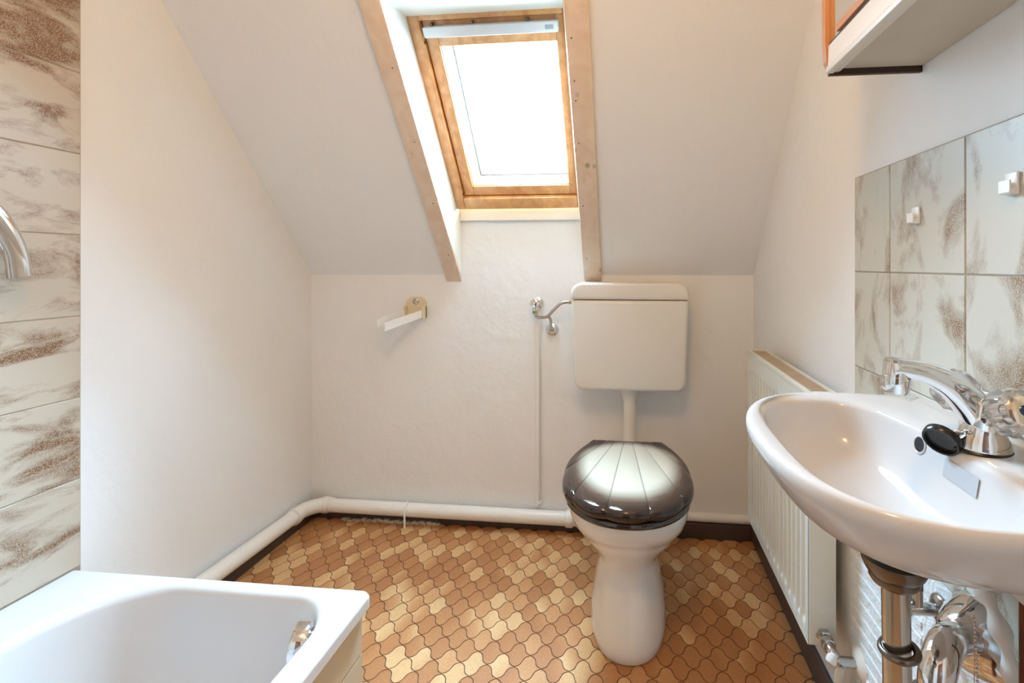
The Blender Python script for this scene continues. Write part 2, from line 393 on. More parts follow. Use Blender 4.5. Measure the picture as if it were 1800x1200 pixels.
# ------------------------------------------------------------------ toilet
YT = 1.46
toilet = tag(empty('toilet'), 'white ceramic floor-standing toilet with dark shell-shaped lid', 'toilet')
def pan_ring(z, hw, yf, yb, n=56, p=2.25):
    """egg outline, half width hw, front yf, back yb"""
    yc = yf + (yb-yf)*.46; out = []
    for k in range(n):
        a = 2*math.pi*k/n; c, s = math.cos(a), math.sin(a)
        ex = 2/p; X_ = hw*math.copysign(abs(c)**ex, c); d = (yb-yc) if s > 0 else (yc-yf)
        Yv = yc + d*math.copysign(abs(s)**ex, s); out.append((X_, Yv, z))
    return out
prof = [(.0, .106, 1.292, 1.70), (.006, .111, 1.287, 1.71), (.03, .113, 1.288, 1.71), (.07, .110, 1.300, 1.70), (.12, .102, 1.322, 1.68), (.165, .092, 1.340, 1.66),
        (.20, .087, 1.348, 1.645), (.222, .090, 1.346, 1.645), (.245, .104, 1.334, 1.65), (.275, .128, 1.312, 1.66), (.305, .149, 1.286, 1.67), (.33, .160, 1.270, 1.675),
        (.334, .166, 1.262, 1.68), (.36, .174, 1.250, 1.68), (.39, .178, 1.244, 1.685), (.402, .176, 1.246, 1.685), (.406, .168, 1.254, 1.68)]
inner = [(.404, .14, 1.285, 1.62), (.38, .125, 1.30, 1.60), (.30, .09, 1.36, 1.56), (.24, .05, 1.42, 1.52)]
bm = bmesh.new(); loft(bm, [pan_ring(*q) for q in prof] + [pan_ring(*q) for q in inner]); obj('bowl', bm, 'ceramic', toilet, 60)
# rear trap bulge of the pan
bm = bmesh.new(); tube(bm, spline([(.01, 1.56, .26), (.018, 1.62, .23), (.02, 1.68, .15), (.02, 1.72, .08), (.015, 1.76, .065)], 6), [.085]*6+[.098]*6+[.088]*6+[.06]*7, 24); obj('trap', bm, 'ceramic', toilet, 60)
# screw cover at the foot
bm = bmesh.new(); lathe(bm, [(.009, 0), (.009, .006), (.0001, .009)], (.108, 1.52, .075), (1, -.1, .2), 14); obj('screw_cap', bm, 'brass_old', toilet, 40)
FAN = Vector((0, 1.84))
def lid_base(th):
    """smooth outline of the shell lid by angle about its middle"""
    cx, cy = -.003, 1.425
    c, s = math.cos(th), math.sin(th)
    if s < 0: rx, ry, p = .1865, .228, 2.15
    else: rx, ry, p = .1865, .35, 1.75
    rad = (abs(c/rx)**p + abs(s/ry)**p)**(-1/p)
    # flat rear edge, straight shoulders
    if s > 0: rad = min(rad, .256/s)
    return cx + rad*c, cy + rad*s
def rib(x, y):
    a = math.degrees(math.atan2(x-FAN.x+.003, FAN.y-y)); return a/9.6
def ripple(t):  # 0 at groove, 1 mid rib ; grooves at half-integers
    f = abs((t+.5) % 1 - .5)   # distance to nearest rib centre 0...5
    return 1-(2*f)**2
POLY = [Vector(lid_base(2*math.pi*i/720)) for i in range(720)]
def hits(phi):
    """distances from the fan point at which a ray enters and leaves the lid outline"""
    d = Vector((math.sin(phi), -math.cos(phi))); out_ = []
    for i in range(720):
        p, q = POLY[i]-FAN, POLY[(i+1) % 720]-FAN
        c1, c2 = d.cross(p), d.cross(q)
        if c1*c2 <= 0 and abs(c1-c2) > 1e-12:
            t = c1/(c1-c2); h = p.lerp(q, t); r = h.dot(d)
            if r > 0: out_.append(r)
    return (min(out_), max(out_)) if len(out_) > 1 and max(out_)-min(out_) > 1e-4 else None
PM = 1.0
while not (hits(PM) and hits(-PM)): PM -= .002
NF, NR = 150, 22
G = R(9.6)
phis = sorted(set([round(-PM+2*PM*i/NF, 5) for i in range(NF+1)] + [round(s_*(k+.5)*G+o_, 5) for s_ in (-1, 1) for k in range(4) for o_ in (-.006, 0, .006) if (k+.5)*G < PM-.01]))
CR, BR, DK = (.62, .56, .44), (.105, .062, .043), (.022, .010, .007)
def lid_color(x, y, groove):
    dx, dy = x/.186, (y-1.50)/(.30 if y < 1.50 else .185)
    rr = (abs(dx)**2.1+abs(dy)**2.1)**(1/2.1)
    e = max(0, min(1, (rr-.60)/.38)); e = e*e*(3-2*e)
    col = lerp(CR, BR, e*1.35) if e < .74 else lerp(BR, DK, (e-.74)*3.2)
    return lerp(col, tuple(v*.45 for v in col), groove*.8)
bm = bmesh.new(); lay = bm.loops.layers.float_color.new('Col'); cm = {}; grid = []
for ph in phis:
    h = hits(ph); r0, r1 = h; f = abs(((ph/G)+.5) % 1-.5); d = Vector((math.sin(ph), -math.cos(ph)))
    rp = 1-(2*f)**2; r1 += .009*(rp-.5); row = []
    grv = max(0, 1-abs(.5-f)*G/.0055)
    for k in range(NR+1):
        u = .5-.5*math.cos(math.pi*k/NR); r = r0+(r1-r0)*u; p = FAN+d*r
        ed = min(1, (r1-r)/.035, (r-r0)/.02); ed = max(0, ed)
        z = .464-.010*(1-math.sqrt(max(0, 1-(1-ed)**2))) + .0028*(rp-.5)*min(1, (r-.1)/.3) - .0016*grv
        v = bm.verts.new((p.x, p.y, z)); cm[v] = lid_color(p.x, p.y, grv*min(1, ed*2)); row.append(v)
    grid.append(row)
for a_, c_ in zip(grid, grid[1:]):
    for k in range(NR): bm.faces.new((a_[k], a_[k+1], c_[k+1], c_[k]))
loop = [r[-1] for r in grid] + grid[-1][-2:0:-1] + [r[0] for r in reversed(grid)] + grid[0][1:-1]
prev = loop
for dz, gr in ((-.003, 1.008), (-.009, 1.012), (-.018, 1.010), (-.023, .99)):
    cur = [bm.verts.new((-.003+(v.co.x+.003)*gr, 1.44+(v.co.y-1.44)*gr, .454+dz)) for v in loop]
    for v in cur: cm[v] = DK
    n = len(loop)
    for i in range(n):
        j = (i+1) % n; bm.faces.new((prev[i], prev[j], cur[j], cur[i]))
    prev = cur
bm.faces.new(prev)
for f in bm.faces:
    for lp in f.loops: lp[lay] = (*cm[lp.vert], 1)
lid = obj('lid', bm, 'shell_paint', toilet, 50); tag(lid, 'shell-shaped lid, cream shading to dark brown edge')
bm = bmesh.new()
out = []; inn = []
for i in range(96):
    x, y = lid_base(2*math.pi*i/96); out.append((x, y))
def srr(z, g): return [(-.003+(x+.003)*g, 1.44+(y-1.44)*g, z) for x, y in out]
loft(bm, [srr(.408, .965), srr(.412, .985), srr(.422, .985), srr(.428, .96)]); obj('seat', bm, 'lid_dark', toilet, 50)
for x in (-.075, .07):
    bm = bmesh.new(); lathe(bm, [(.011, 0), (.011, .034), (.006, .038)], (x, 1.672, .40), (0, 0, 1), 16); obj('hinge', bm, 'lid_dark', toilet, 40)

# cistern
cist = tag(empty('cistern'), 'off-white wall-hung plastic cistern above the toilet', 'cistern')
def slab(bm, x0, x1, z0, z1, rad, y0, y1, bev=.012, taper=0):
    def ring(y, ins):
        return [(x, y, z) for x, z in rrect(x0+ins, x1-ins, z0+ins, z1-ins, [max(q-ins*.5, .004) for q in rad])]
    R_ = [ring(y1, 0)] + [ring(y0+bev*(1-math.sin(a)), bev*(1-math.cos(a))) for a in [R(v) for v in (0, 22, 45, 67, 90)]]
    if taper:
        zc = z1
        R_ = [[(p[0]+(0.005-p[0])*taper*(zc-p[2])/(z1-z0), p[1], p[2]) for p in r] for r in R_]
    loft(bm, R_)
bm = bmesh.new(); slab(bm, -.213, .222, .602, .940, [.01, .01, .035, .035], 1.792, YB, .014, .055); obj('tank', bm, 'cistern_plastic', cist, 40)
bm = bmesh.new(); slab(bm, -.2145, .2235, .942, 1.004, [.042, .042, .004, .004], 1.790, YB, .010); obj('tank_lid', bm, 'cistern_plastic', cist, 40)
fp = tag(empty('flush_pipe'), 'short white flush pipe between cistern and toilet', 'pipe')
bm = bmesh.new(); tube(bm, spline([(.006, 1.862, .60), (.006, 1.862, .46), (.006, 1.855, .37), (.006, 1.80, .345), (.006, 1.685, .345)], 6), .0235, 20); obj('tube', bm, 'pipe_paint', fp, 40)
bm = bmesh.new(); lathe(bm, [(.040, .602), (.040, .594), (.032, .575), (.029, .565), (.029, .558), (.0235, .556)], (.006, 1.862, 0), n=24); obj('collar', bm, 'cistern_plastic', fp, 40)

# cistern supply: angle valve, bent tube, second rosette
sv = tag(empty('cistern_valve'), 'chrome angle valve with bent tube feeding the cistern', 'valve')
def rosette(bm, loc, axis, r, d=.012): lathe(bm, [(r, 0), (r, .002), (r*.86, d*.6), (r*.45, d), (.0001, d)], loc, axis, 28)
bm = bmesh.new(); rosette(bm, (-.368, YB, .915), (0, -1, 0), .027, .012); obj('rosette', bm, 'chrome', sv, 40)
bm = bmesh.new(); tube(bm, [(-.368, YB, .915), (-.368, YB-.055, .915)], .010, 18); lathe(bm, [(.010, 0), (.010, .02), (.008, .03)], (-.371, YB-.04, .915), (0, 0, -1), 16); obj('valve_body', bm, 'chrome', sv, 40)
bm = bmesh.new(); lathe(bm, [(.010, .0), (.017, .004), (.018, .012), (.016, .02), (.006, .024), (.0001, .024)], (-.368, YB-.052, .917), (-.12, -1, .1), 24, 6, .05); obj('handle', bm, 'chrome', sv, 40)
bm = bmesh.new(); lathe(bm, [(.0105, 0), (.0105, .012)], (-.371, YB-.04, .888), (0, 0, -1), 6); obj('nut', bm, 'brass_old', sv, 40)
bm = bmesh.new(); tube(bm, spline([(-.371, YB-.04, .878), (-.366, YB-.042, .866), (-.345, YB-.05, .862), (-.318, YB-.06, .868), (-.29, YB-.075, .895), (-.262, YB-.085, .92), (-.235, YB-.085, .927), (-.212, YB-.085, .927)], 8), .0062, 12); obj('bent_tube', bm, 'old_chrome', sv, 40)
bm = bmesh.new(); lathe(bm, [(.008, 0), (.008, .014)], (-.229, YB-.085, .927), (1, 0, 0), 6); obj('nut', bm, 'brass_old', sv, 40)
bm = bmesh.new(); rosette(bm, (-.306, YB, .808), (0, -1, 0), .027, .014); obj('rosette', bm, 'chrome', sv, 40)
bm = bmesh.new(); tube(bm, spline([(-.318, YB-.058, .868), (-.308, YB-.055, .860), (-.305, YB-.05, .84), (-.307, YB-.045, .82), (-.310, YB-.03, .81), (-.310, YB, .809)], 6), [.0062]*18+[.009]*13, 12); obj('branch_tube', bm, 'old_chrome', sv, 40)

# painted water pipe down the back wall
wp = tag(empty('riser_pipe'), 'thin white painted riser pipe on back wall below the angle valve', 'pipe')
bm = bmesh.new(); tube(bm, [(-.3655, YB-.009, .095), (-.3655, YB-.009, .88)], .0095, 16); obj('tube', bm, 'plaster_rough', wp, 40)
bm = bmesh.new(); tube(bm, spline([(-.372, YB-.004, .125), (-.366, YB-.018, .112), (-.356, YB-.016, .106), (-.352, YB-.004, .115)], 5), .003, 8); obj('clip', bm, 'pipe_paint', wp, 40)

# waste pipe round the foot of the walls
dp = tag(empty('waste_pipe'), 'thick white waste pipe along the left and back walls at floor level', 'pipe')
RP = .027; YP = YB-.036; XP = XL+.036
bm = bmesh.new(); tube(bm, [(-1.245, YP, .064), (-.16, YP, .060)], RP, 24); obj('back_run', bm, 'pipe_paint', dp, 40)
bm = bmesh.new(); tube(bm, [(XP, 1.045, .085), (XP, 1.82, .072)], RP, 24); obj('side_run', bm, 'pipe_paint', dp, 40)
bm = bmesh.new(); tube(bm, spline([(XP, 1.80, .072), (XP, 1.835, .071), (XP+.018, 1.872, .069), (XP+.05, YP-.003, .066), (XP+.09, YP, .065)], 6), RP+.002, 24); obj('elbow', bm, 'pipe_paint', dp, 40)
for p, a in (((XP, 1.79, .0725), (0, 1, 0)), ((-1.262, YP, .0645), (1, 0, 0)), ((-.232, YP, .0605), (1, 0, 0))):
    bm = bmesh.new(); lathe(bm, [(RP, -.016), (RP+.005, -.014), (RP+.006, -.004), (RP+.006, .006), (RP+.004, .014), (RP, .016)], p, a, 24); obj('collar', bm, 'pipe_paint', dp, 40)
bm = bmesh.new(); tube(bm, [(-.905, YP-RP-.001, .0), (-.905, YP-RP-.002, .064), (-.905, YP-.012, .091), (-.905, YP, .094)], .004, 10); obj('pipe_clip', bm, 'pipe_paint', dp, 40)
# crumbly sealant line below the pipe
bm = bmesh.new(); x = -1.2
while x < -.78:
    dx = random.uniform(.008, .03); box(bm, x, x+dx*random.uniform(.5, 1), YB-.030-random.uniform(0, .008), YB-.02, 0, random.uniform(.004, .014), .0015, seg=1); x += dx*.6
o = obj('mortar_crumb', bm, 'sealant', wall_back); o['kind'] = 'stuff'
# painted pipe to the right of the toilet
bm = bmesh.new(); tube(bm, [(.13, YB-.010, .082), (XR, YB-.010, .080)], .017, 16)
tag(obj('wall_pipe', bm, 'plaster_rough', None, 40), 'low cream painted pipe on back wall between toilet and radiator', 'pipe')

# ------------------------------------------------------------------ paper holder
ph = tag(empty('paper_holder'), 'empty ivory toilet paper holder with two white arms on back wall', 'paper holder')
bm = bmesh.new(); rr = rrect(-.925, -.838, .848, .938, [.034, .034, .006, .006])
loft(bm, [[(x, y, z) for x, z in rr] for y in (YB, YB-.010)]); obj('plate', bm, 'ivory', ph, 40)
for x in (-.925, -.846):
    bm = bmesh.new(); box(bm, x, x+.008, YB-.034, YB, .848, .90, .002); obj('lug', bm, 'ivory', ph, 40)
bm = bmesh.new(); lathe(bm, [(.0125, 0), (.0125, .004), (.008, .007), (.0001, .0075)], (-.8815, YB-.010, .919), (0, -1, 0), 20); obj('screw', bm, 'old_chrome', ph, 40)
def arm(p0, p1, h):
    b = bmesh.new(); p0, p1 = Vector(p0), Vector(p1); d = (p1-p0).normalized(); s = d.cross(Vector((0, 0, 1))).normalized()*.004; u = Vector((0, 0, h/2))
    f = s*2.2
    def ring(p, k): return [p-s-u, p+s-u, p+s+u*.75, p+s*2.6+u*.75, p+s*2.6+u, p-s+u]
    loft(b, [ring(p0, 1), ring(p1, 1)]); obj('arm', b, 'white_plastic', ph)
arm((-.922, YB-.022, .872), (-.975, YB-.155, .842), .030)
arm((-.842, YB-.022, .872), (-.938, YB-.165, .830), .030)

# ------------------------------------------------------------------ radiator
rad = tag(empty('radiator'), 'white ribbed panel radiator under the window corner of right wall', 'radiator')
RX0, RX1, RY0, RY1, RZ0, RZ1 = .400, .458, 1.122, 1.664, .222, .788
NRB = 16
def rib_x(y, z):
    t = (y-RY0-.012)/(RY1-RY0-.024)
    if t <= 0 or t >= 1: return RX0
    ph_ = (t*NRB) % 1; ez = min(1, max(0, min((z-RZ0-.030), (RZ1-.062-z))/.018))
    g = 1 if .27 < ph_ < .73 else max(0, 1-(abs(ph_-.5)-.23)/.07)
    return RX0 + .012*g*ez
bm = bmesh.new(); ny = NRB*12; zs = [RZ0, RZ0+.026, RZ0+.032, RZ0+.04, RZ0+.048, RZ0+.06, RZ1-.09, RZ1-.080, RZ1-.072, RZ1-.062, RZ1-.05, RZ1-.012]
grid = [[bm.verts.new((rib_x(y, z), y, z)) for y in [RY0+(RY1-RY0)*i/ny for i in range(ny+1)]] for z in zs]
for a, c in zip(grid, grid[1:]):
    for i in range(ny): bm.faces.new((a[i], a[i+1], c[i+1], c[i]))
bk = [[bm.verts.new((RX0+.016, y, z)) for y in (RY0, RY1)] for z in (RZ0, RZ1-.012)]
bm.faces.new((grid[0][0], *[v for v in grid[0][1:]], bk[0][1], bk[0][0])); bm.faces.new((*grid[-1], bk[1][1], bk[1][0]))
bm.faces.new((bk[0][0], bk[0][1], bk[1][1], bk[1][0]))
obj('front_panel', bm, 'rad_enamel', rad, 35)
bm = bmesh.new(); box(bm, RX1-.012, RX1, RY0+.003, RY1-.003, RZ0+.004, RZ1-.014, .003); obj('back_panel', bm, 'rad_enamel', rad)
for y in (RY0-.0015, RY1-.0005):
    bm = bmesh.new(); box(bm, RX0+.0008, RX1+.001, y-.0015, y+.0015, RZ0+.003, RZ1-.008, .001); e = obj('end_panel', bm, 'rad_enamel', rad)
bm = bmesh.new(); lathe(bm, [(.006, 0), (.006, .0012), (.0045, .0012), (.004, .0005), (.0001, .0005)], (.43, RY0-.003, .30), (0, -1, 0), 16); obj('plug_cap', bm, 'rad_enamel', rad, 40)
bm = bmesh.new(); y0, y1 = RY0-.004, RY1+.003; zt, zb = RZ1, RZ1-.014
box(bm, RX0-.001, RX0+.009, y0, y1, zb, zt, .002); box(bm, RX1-.006, RX1+.003, y0, y1, zb, zt, .002); box(bm, RX0+.009, RX1-.006, y0, y0+.01, zb, zt, .002); box(bm, RX0+.009, RX1-.006, y1-.01, y1, zb, zt, .002)
obj('top_frame', bm, 'rad_enamel', rad, 40)
bm = bmesh.new(); n = 56
for k in range(n):
    y = y0+.014+(y1-y0-.028)*k/(n-1); box(bm, RX0+.008, RX1-.005, y-.0028, y+.0028, zt-.006, zt-.004)
for x in (.4185, .441): box(bm, x-.0015, x+.0015, y0+.01, y1-.01, zt-.009, zt-.0055)
o = obj('grille', bm, 'rad_grille', rad); o['kind'] = 'stuff'
bm = bmesh.new(); box(bm, RX0+.010, RX1-.008, RY0+.004, RY1-.004, RZ1-.03, RZ1-.026); obj('convector', bm, 'rad_grille', rad)
for y in (1.25, 1.58):
    bm = bmesh.new(); box(bm, RX1-.002, XR-.001, y, y+.03, .40, .66, .002); obj('wall_bracket', bm, 'rad_enamel', rad)
# return valve
rv = tag(empty('radiator_valve'), 'small tarnished lockshield valve with cream rosette at radiator foot', 'valve')
bm = bmesh.new(); lathe(bm, [(.017, 0), (.017, .012), (.013, .014), (.013, .02)], (.432, RY0-.0025, .248), (0, -1, 0), 6); lathe(bm, [(.014, .02), (.014, .032), (.009, .034)], (.432, RY0-.0025, .248), (0, -1, 0), 20); obj('union_nut', bm, 'old_chrome', rv, 40)
bm = bmesh.new(); tube(bm, spline([(.432, RY0-.033, .248), (.432, RY0-.048, .246), (.438, RY0-.056, .238), (.450, RY0-.058, .236), (.484, RY0-.058, .236)], 6), [.012]*12+[.010]*13, 16); obj('valve_body', bm, 'old_chrome', rv, 40)
bm = bmesh.new(); lathe(bm, [(.011, 0), (.011, .016), (.008, .02), (.0001, .02)], (.434, RY0-.052, .246), (-.5, -.4, -.6), 16); obj('cap', bm, 'white_plastic', rv, 40)
bm = bmesh.new(); lathe(bm, [(.033, 0), (.033, .003), (.027, .008), (.016, .011), (.013, .012), (.0001, .012)], (XR-.003, RY0-.058, .236), (-1, 0, 0), 28); obj('rosette', bm, 'pipe_paint', rv, 40)
bm = bmesh.new(); tube(bm, spline([(.447, RY0-.056, .226), (.452, RY0-.03, .17), (.458, RY0-.02, .08), (.460, RY0-.02, .001)], 6), .0085, 12); obj('feed_pipe', bm, 'pipe_paint', rv, 40)

# ------------------------------------------------------------------ wash basin
basin = tag(empty('wash_basin'), 'small white ceramic wash basin on the tiled right wall', 'wash basin')
SX, SY = .345, .652
NB = 120
def outer(th, s=1.0, dx=0):
    c, si = math.cos(th), math.sin(th)
    if c < 0: rx, ry, p = .180, .228, (2.25 if si > 0 else 2.75)
    else: rx, ry, p = .32, .228, 2.3
    rad_ = (abs(c/rx)**p+abs(si/ry)**p)**(-1/p)
    x, y = SX+dx+rad_*c*s, SY+rad_*si*s
    return min(x, XR-.007), y
def innr(th, s=1.0, dx=0, dy=0):
    c, si = math.cos(th), math.sin(th); rx, ry, p = .107, .200, 2.7
    if c > 0: p = 3.0; rx = .098
    rad_ = (abs(c/rx)**p+abs(si/ry)**p)**(-1/p); return .302+dx+rad_*c*s, .643+dy+rad_*si*s
ths = [2*math.pi*k/NB for k in range(NB)]
rings = []
# underside, from the outlet outwards to the rim
for s, z, dx in ((.12, .724, -.035), (.30, .725, -.03), (.50, .731, -.02), (.68, .744, -.012), (.82, .764, -.006), (.91, .788, -.002), (.965, .809, 0), (.992, .822, 0), (1.0, .831, 0), (1.0, .838, 0), (.996, .844, 0), (.986, .8485, 0), (.968, .850, 0)):
    rings.append([(*outer(t, s, dx), .85-(.85-z)*(1-.32*(.5-.5*math.cos(t)))) for t in ths])
def mixr(k, z):
    return [tuple(a+(b-a)*k for a, b in zip(outer(t, .968), innr(t, 1.04)))+(z,) for t in ths]
rings += [mixr(.35, .8495), mixr(.75, .847), mixr(1, .8455)]
for s, z, dx in ((1.0, .842, 0), (.986, .837, 0), (.965, .824, 0), (.935, .806, 0), (.89, .787, -.001), (.815, .769, -.002), (.68, .754, -.002), (.47, .744, -.001), (.16, .739, 0), (.145, .732, 0)):
    rings.append([(*innr(t, s, dx), .845-(.845-z)*(1-.33*(.5-.5*math.cos(t))*min(1, s*1.4))) for t in ths])
bm = bmesh.new(); loft(bm, rings); bo = obj('bowl', bm, 'sink_ceramic', basin, 75)
bvh = BVHTree.FromObject(bo, bpy.context.evaluated_depsgraph_get())
# low ceramic hump behind the bowl, fixing it to the wall
bm = bmesh.new(); loft(bm, [[(x, y, z) for y, z in rrect(SY-hw, SY+hw, z0, zt_, .012)] for x, hw, z0, zt_ in ((XR-.007, .185, .672, .81), (.455, .18, .678, .80), (.428, .14, .70, .765), (.408, .09, .718, .745))]); obj('back_hump', bm, 'sink_ceramic', basin, 50)
def on_bowl(y, z):
    h = bvh.ray_cast(Vector((.302, y, z)), Vector((1, 0, 0))); return h[0], h[1]
p, nrm = on_bowl(.700, .8255)
if nrm.x > 0: nrm = -nrm
bm = bmesh.new(); lathe(bm, [(.0125, -.003), (.0125, .0012), (.0108, .0018), (.0098, .0012), (.0098, -.0008)], p, nrm, 28); obj('overflow_ring', bm, 'sink_ceramic', basin, 50)
bm = bmesh.new(); lathe(bm, [(.0100, -.004), (.0100, .0012), (.0001, .0012)], p, nrm, 28); obj('overflow_hole', bm, 'dark_hole', basin, 50)
# sticker following the bowl wall
bm = bmesh.new(); g = []
for i in range(9):
    col_ = []
    for j in range(5):
        q, n2 = on_bowl(.647-.060*i/8, .828-.022*j/4)
        if n2.x > 0: n2 = -n2
        col_.append(bm.verts.new(q+n2*.0014))
    g.append(col_)
for a, c in zip(g, g[1:]):
    for j in range(4): bm.faces.new((a[j], a[j+1], c[j+1], c[j]))
st = obj('sticker', bm, 'sticker', basin, 60); tag(st, 'grey rectangular sticker on inner wall of basin')
bm = bmesh.new(); lathe(bm, [(.026, .7440), (.024, .7465), (.018, .7445), (.015, .7405), (.0001, .7395)], (.302, .643, 0), n=28); obj('drain_ring', bm, 'chrome', basin, 40)

# mixer tap
TX, TY, TZ = .428, .632, .849
tap = tag(empty('mixer_tap'), 'chrome two-handle mixer tap with clear acrylic knobs on the basin', 'tap')
bm = bmesh.new(); lathe(bm, [(.031, 0), (.031, .002), (.029, .004), (.0001, .004)], (TX, TY, TZ-.003), n=28); obj('gasket', bm, 'rubber', tap, 40)
bm = bmesh.new()
def ell(z, rx, ry, dx=0, dy=0, n=32): return [(TX+dx+rx*math.cos(2*math.pi*k/n), TY+dy+ry*math.sin(2*math.pi*k/n), z) for k in range(n)]
loft(bm, [ell(TZ, .029, .029), ell(TZ+.010, .028, .028), ell(TZ+.018, .023, .024), ell(TZ+.030, .021, .024), ell(TZ+.045, .021, .027), ell(TZ+.058, .019, .024), ell(TZ+.066, .012, .016), ell(TZ+.068, .004, .005)])
obj('body', bm, 'chrome', tap, 50)
for s in (-1, 1):
    ax = Vector((0.0, s, .42)).normalized(); b0 = Vector((TX, TY, TZ+.036))
    bm = bmesh.new(); tube(bm, [b0+ax*.012, b0+ax*.036], [.016, .012], 20); obj('spindle', bm, 'chrome', tap, 40)
    bm = bmesh.new(); lathe(bm, [(.012, .034), (.021, .036), (.026, .043), (.0265, .058), (.024, .066), (.016, .068), (.014, .060), (.0001, .060)], b0, ax, 72, 12, .035); kn = obj('knob', bm, 'acrylic', tap, 35); tag(kn, 'clear faceted acrylic knob')
    bm = bmesh.new(); lathe(bm, [(.0001, .038), (.010, .039), (.010, .058), (.0001, .059)], b0, ax, 24); obj('knob_core', bm, 'chrome', kn, 40)
    bm = bmesh.new(); lathe(bm, [(.016, .0665), (.0165, .068), (.013, .0705), (.0001, .071)], b0, ax, 28); obj('knob_cap', bm, 'brass_cap', kn, 40)
    bm = bmesh.new(); lathe(bm, [(.0062, .0705), (.0062, .0725), (.005, .0735), (.0001, .0737)], b0, ax, 20); obj('index_disc', bm, 'blue_cap' if s < 0 else 'lid_dark', kn, 40)
# spout: rectangular-oval section sweeping up and out over the bowl
bm = bmesh.new(); path = spline([(TX+.004, TY, TZ+.030), (TX-.012, TY+.002, TZ+.052), (TX-.034, TY+.004, TZ+.074), (TX-.062, TY+.006, TZ+.088), (TX-.092, TY+.008, TZ+.0935), (TX-.103, TY+.009, TZ+.0935)], 6)
N_ = len(path); rings = []
for i, p in enumerate(path):
    t = (path[min(i+1, N_-1)]-path[max(i-1, 0)]).normalized(); side = t.cross(Vector((0, 0, 1))).normalized(); up = side.cross(t).normalized()
    k = i/(N_-1); hw = .019-.0035*min(1, k*1.3); hh = .022-.0105*min(1, k*1.35)
    if i == N_-1: hw *= .7; hh *= .6
    ring = []
    for q in range(24):
        a = 2*math.pi*q/24; c, s = math.cos(a), math.sin(a)
        ring.append(p+side*hw*math.copysign(abs(c)**.65, c)+up*hh*math.copysign(abs(s)**.65, s))
    rings.append(ring)
loft(bm, rings); obj('spout', bm, 'chrome', tap, 45)
ae = Vector((TX-.093, TY+.008, TZ+.094))
bm = bmesh.new(); lathe(bm, [(.0148, .006), (.0152, -.010), (.0145, -.0105), (.0145, -.012), (.0158, -.0125), (.0158, -.030), (.0145, -.032), (.0001, -.031)], ae, (.10, 0, 1), 28); obj('aerator', bm, 'chrome', tap, 40)

# plug on its little chain, leaning on the deck edge
plug = tag(empty('sink_plug'), 'black rubber basin plug lying beside the chrome tap', 'plug')
pc = Vector((.388, .641, .853)); pa = Vector((-.72, -.50, -.48))
bm = bmesh.new(); lathe(bm, [(.0190, -.006), (.0210, -.004), (.0210, .003), (.0198, .005), (.0178, .0045), (.017, .0), (.0001, -.001)], pc, pa, 32); obj('disc', bm, 'rubber', plug, 40)
bm = bmesh.new(); lathe(bm, [(.006, 0), (.005, .008), (.0001, .009)], pc+Vector((.004, .002, .004)), (.62, .2, .6), 14); obj('lug', bm, 'rubber', plug, 40)
a, b = pc+Vector((.010, .0, .010)), Vector((TX-.022, TY-.012, TZ+.022))
for k in range(4):
    q = a.lerp(b, (k+.5)/4); bm = bmesh.new(); d = (b-a)*.16; sd = Vector((0, .0022, .001)) if k % 2 else Vector((.001, 0, .0022))
    lp = [q+d*math.cos(x)+sd*math.sin(x) for x in [2*math.pi*i/12 for i in range(13)]]; tube(bm, lp, .0006, 6, False); obj('chain_link', bm, 'old_chrome', plug, 40)

# waste trap under the basin
trap = tag(empty('waste_trap'), 'tarnished chrome waste trap and pipe below the wash basin', 'waste trap')
TPX, TPY = .306, .580
bm = bmesh.new(); lathe(bm, [(.034, .733), (.034, .727), (.030, .718), (.0265, .714), (.0265, .709), (.024, .705), (.018, .701)], (TPX, TPY+.01, 0), n=32); obj('bell_flange', bm, 'dark_metal', trap, 40)
bm = bmesh.new(); tube(bm, [(TPX, TPY+.008, .715), (TPX, TPY, .46)], .0145, 28); obj('tail_pipe', bm, 'old_chrome', trap, 40)
bm = bmesh.new(); tube(bm, [(TPX+.0175*math.cos(x), TPY+.0175*math.sin(x), .634+.002*math.cos(x)) for x in [2*math.pi*k/32 for k in range(33)]], .0042, 14, False); obj('slip_ring', bm, 'dark_metal', trap, 40)
bm = bmesh.new(); tube(bm, spline([(TPX, TPY, .47), (TPX+.006, TPY+.004, .44), (TPX+.03, TPY+.02, .425), (TPX+.056, TPY+.034, .44), (TPX+.062, TPY+.038, .47), (TPX+.062, TPY+.038, .575)], 8), .0185, 24); obj('u_bend', bm, 'old_chrome', trap, 40)
bx, by = TPX+.062, TPY+.038
bm = bmesh.new(); tube(bm, spline([(bx, by, .545), (bx, by, .570), (bx+.007, by+.006, .590), (bx+.025, by+.022, .600), (bx+.05, by+.045, .590), (XR-.01, by+.098, .555)], 8), [.0195]*34+[.0185]*7, 24); obj('outlet_elbow', bm, 'chrome', trap, 40)
bm = bmesh.new(); lathe(bm, [(.0215, 0), (.025, .004), (.025, .016), (.0215, .020)], (bx, by, .538), n=24); obj('union_nut', bm, 'dark_metal', trap, 40)
bm = bmesh.new(); lathe(bm, [(.056, 0), (.056, .003), (.052, .010), (.038, .030), (.026, .044), (.0195, .048)], (XR-.006, by+.097, .556), (-1, -.22, .12), 36); obj('wall_rosette', bm, 'chrome', trap, 40)
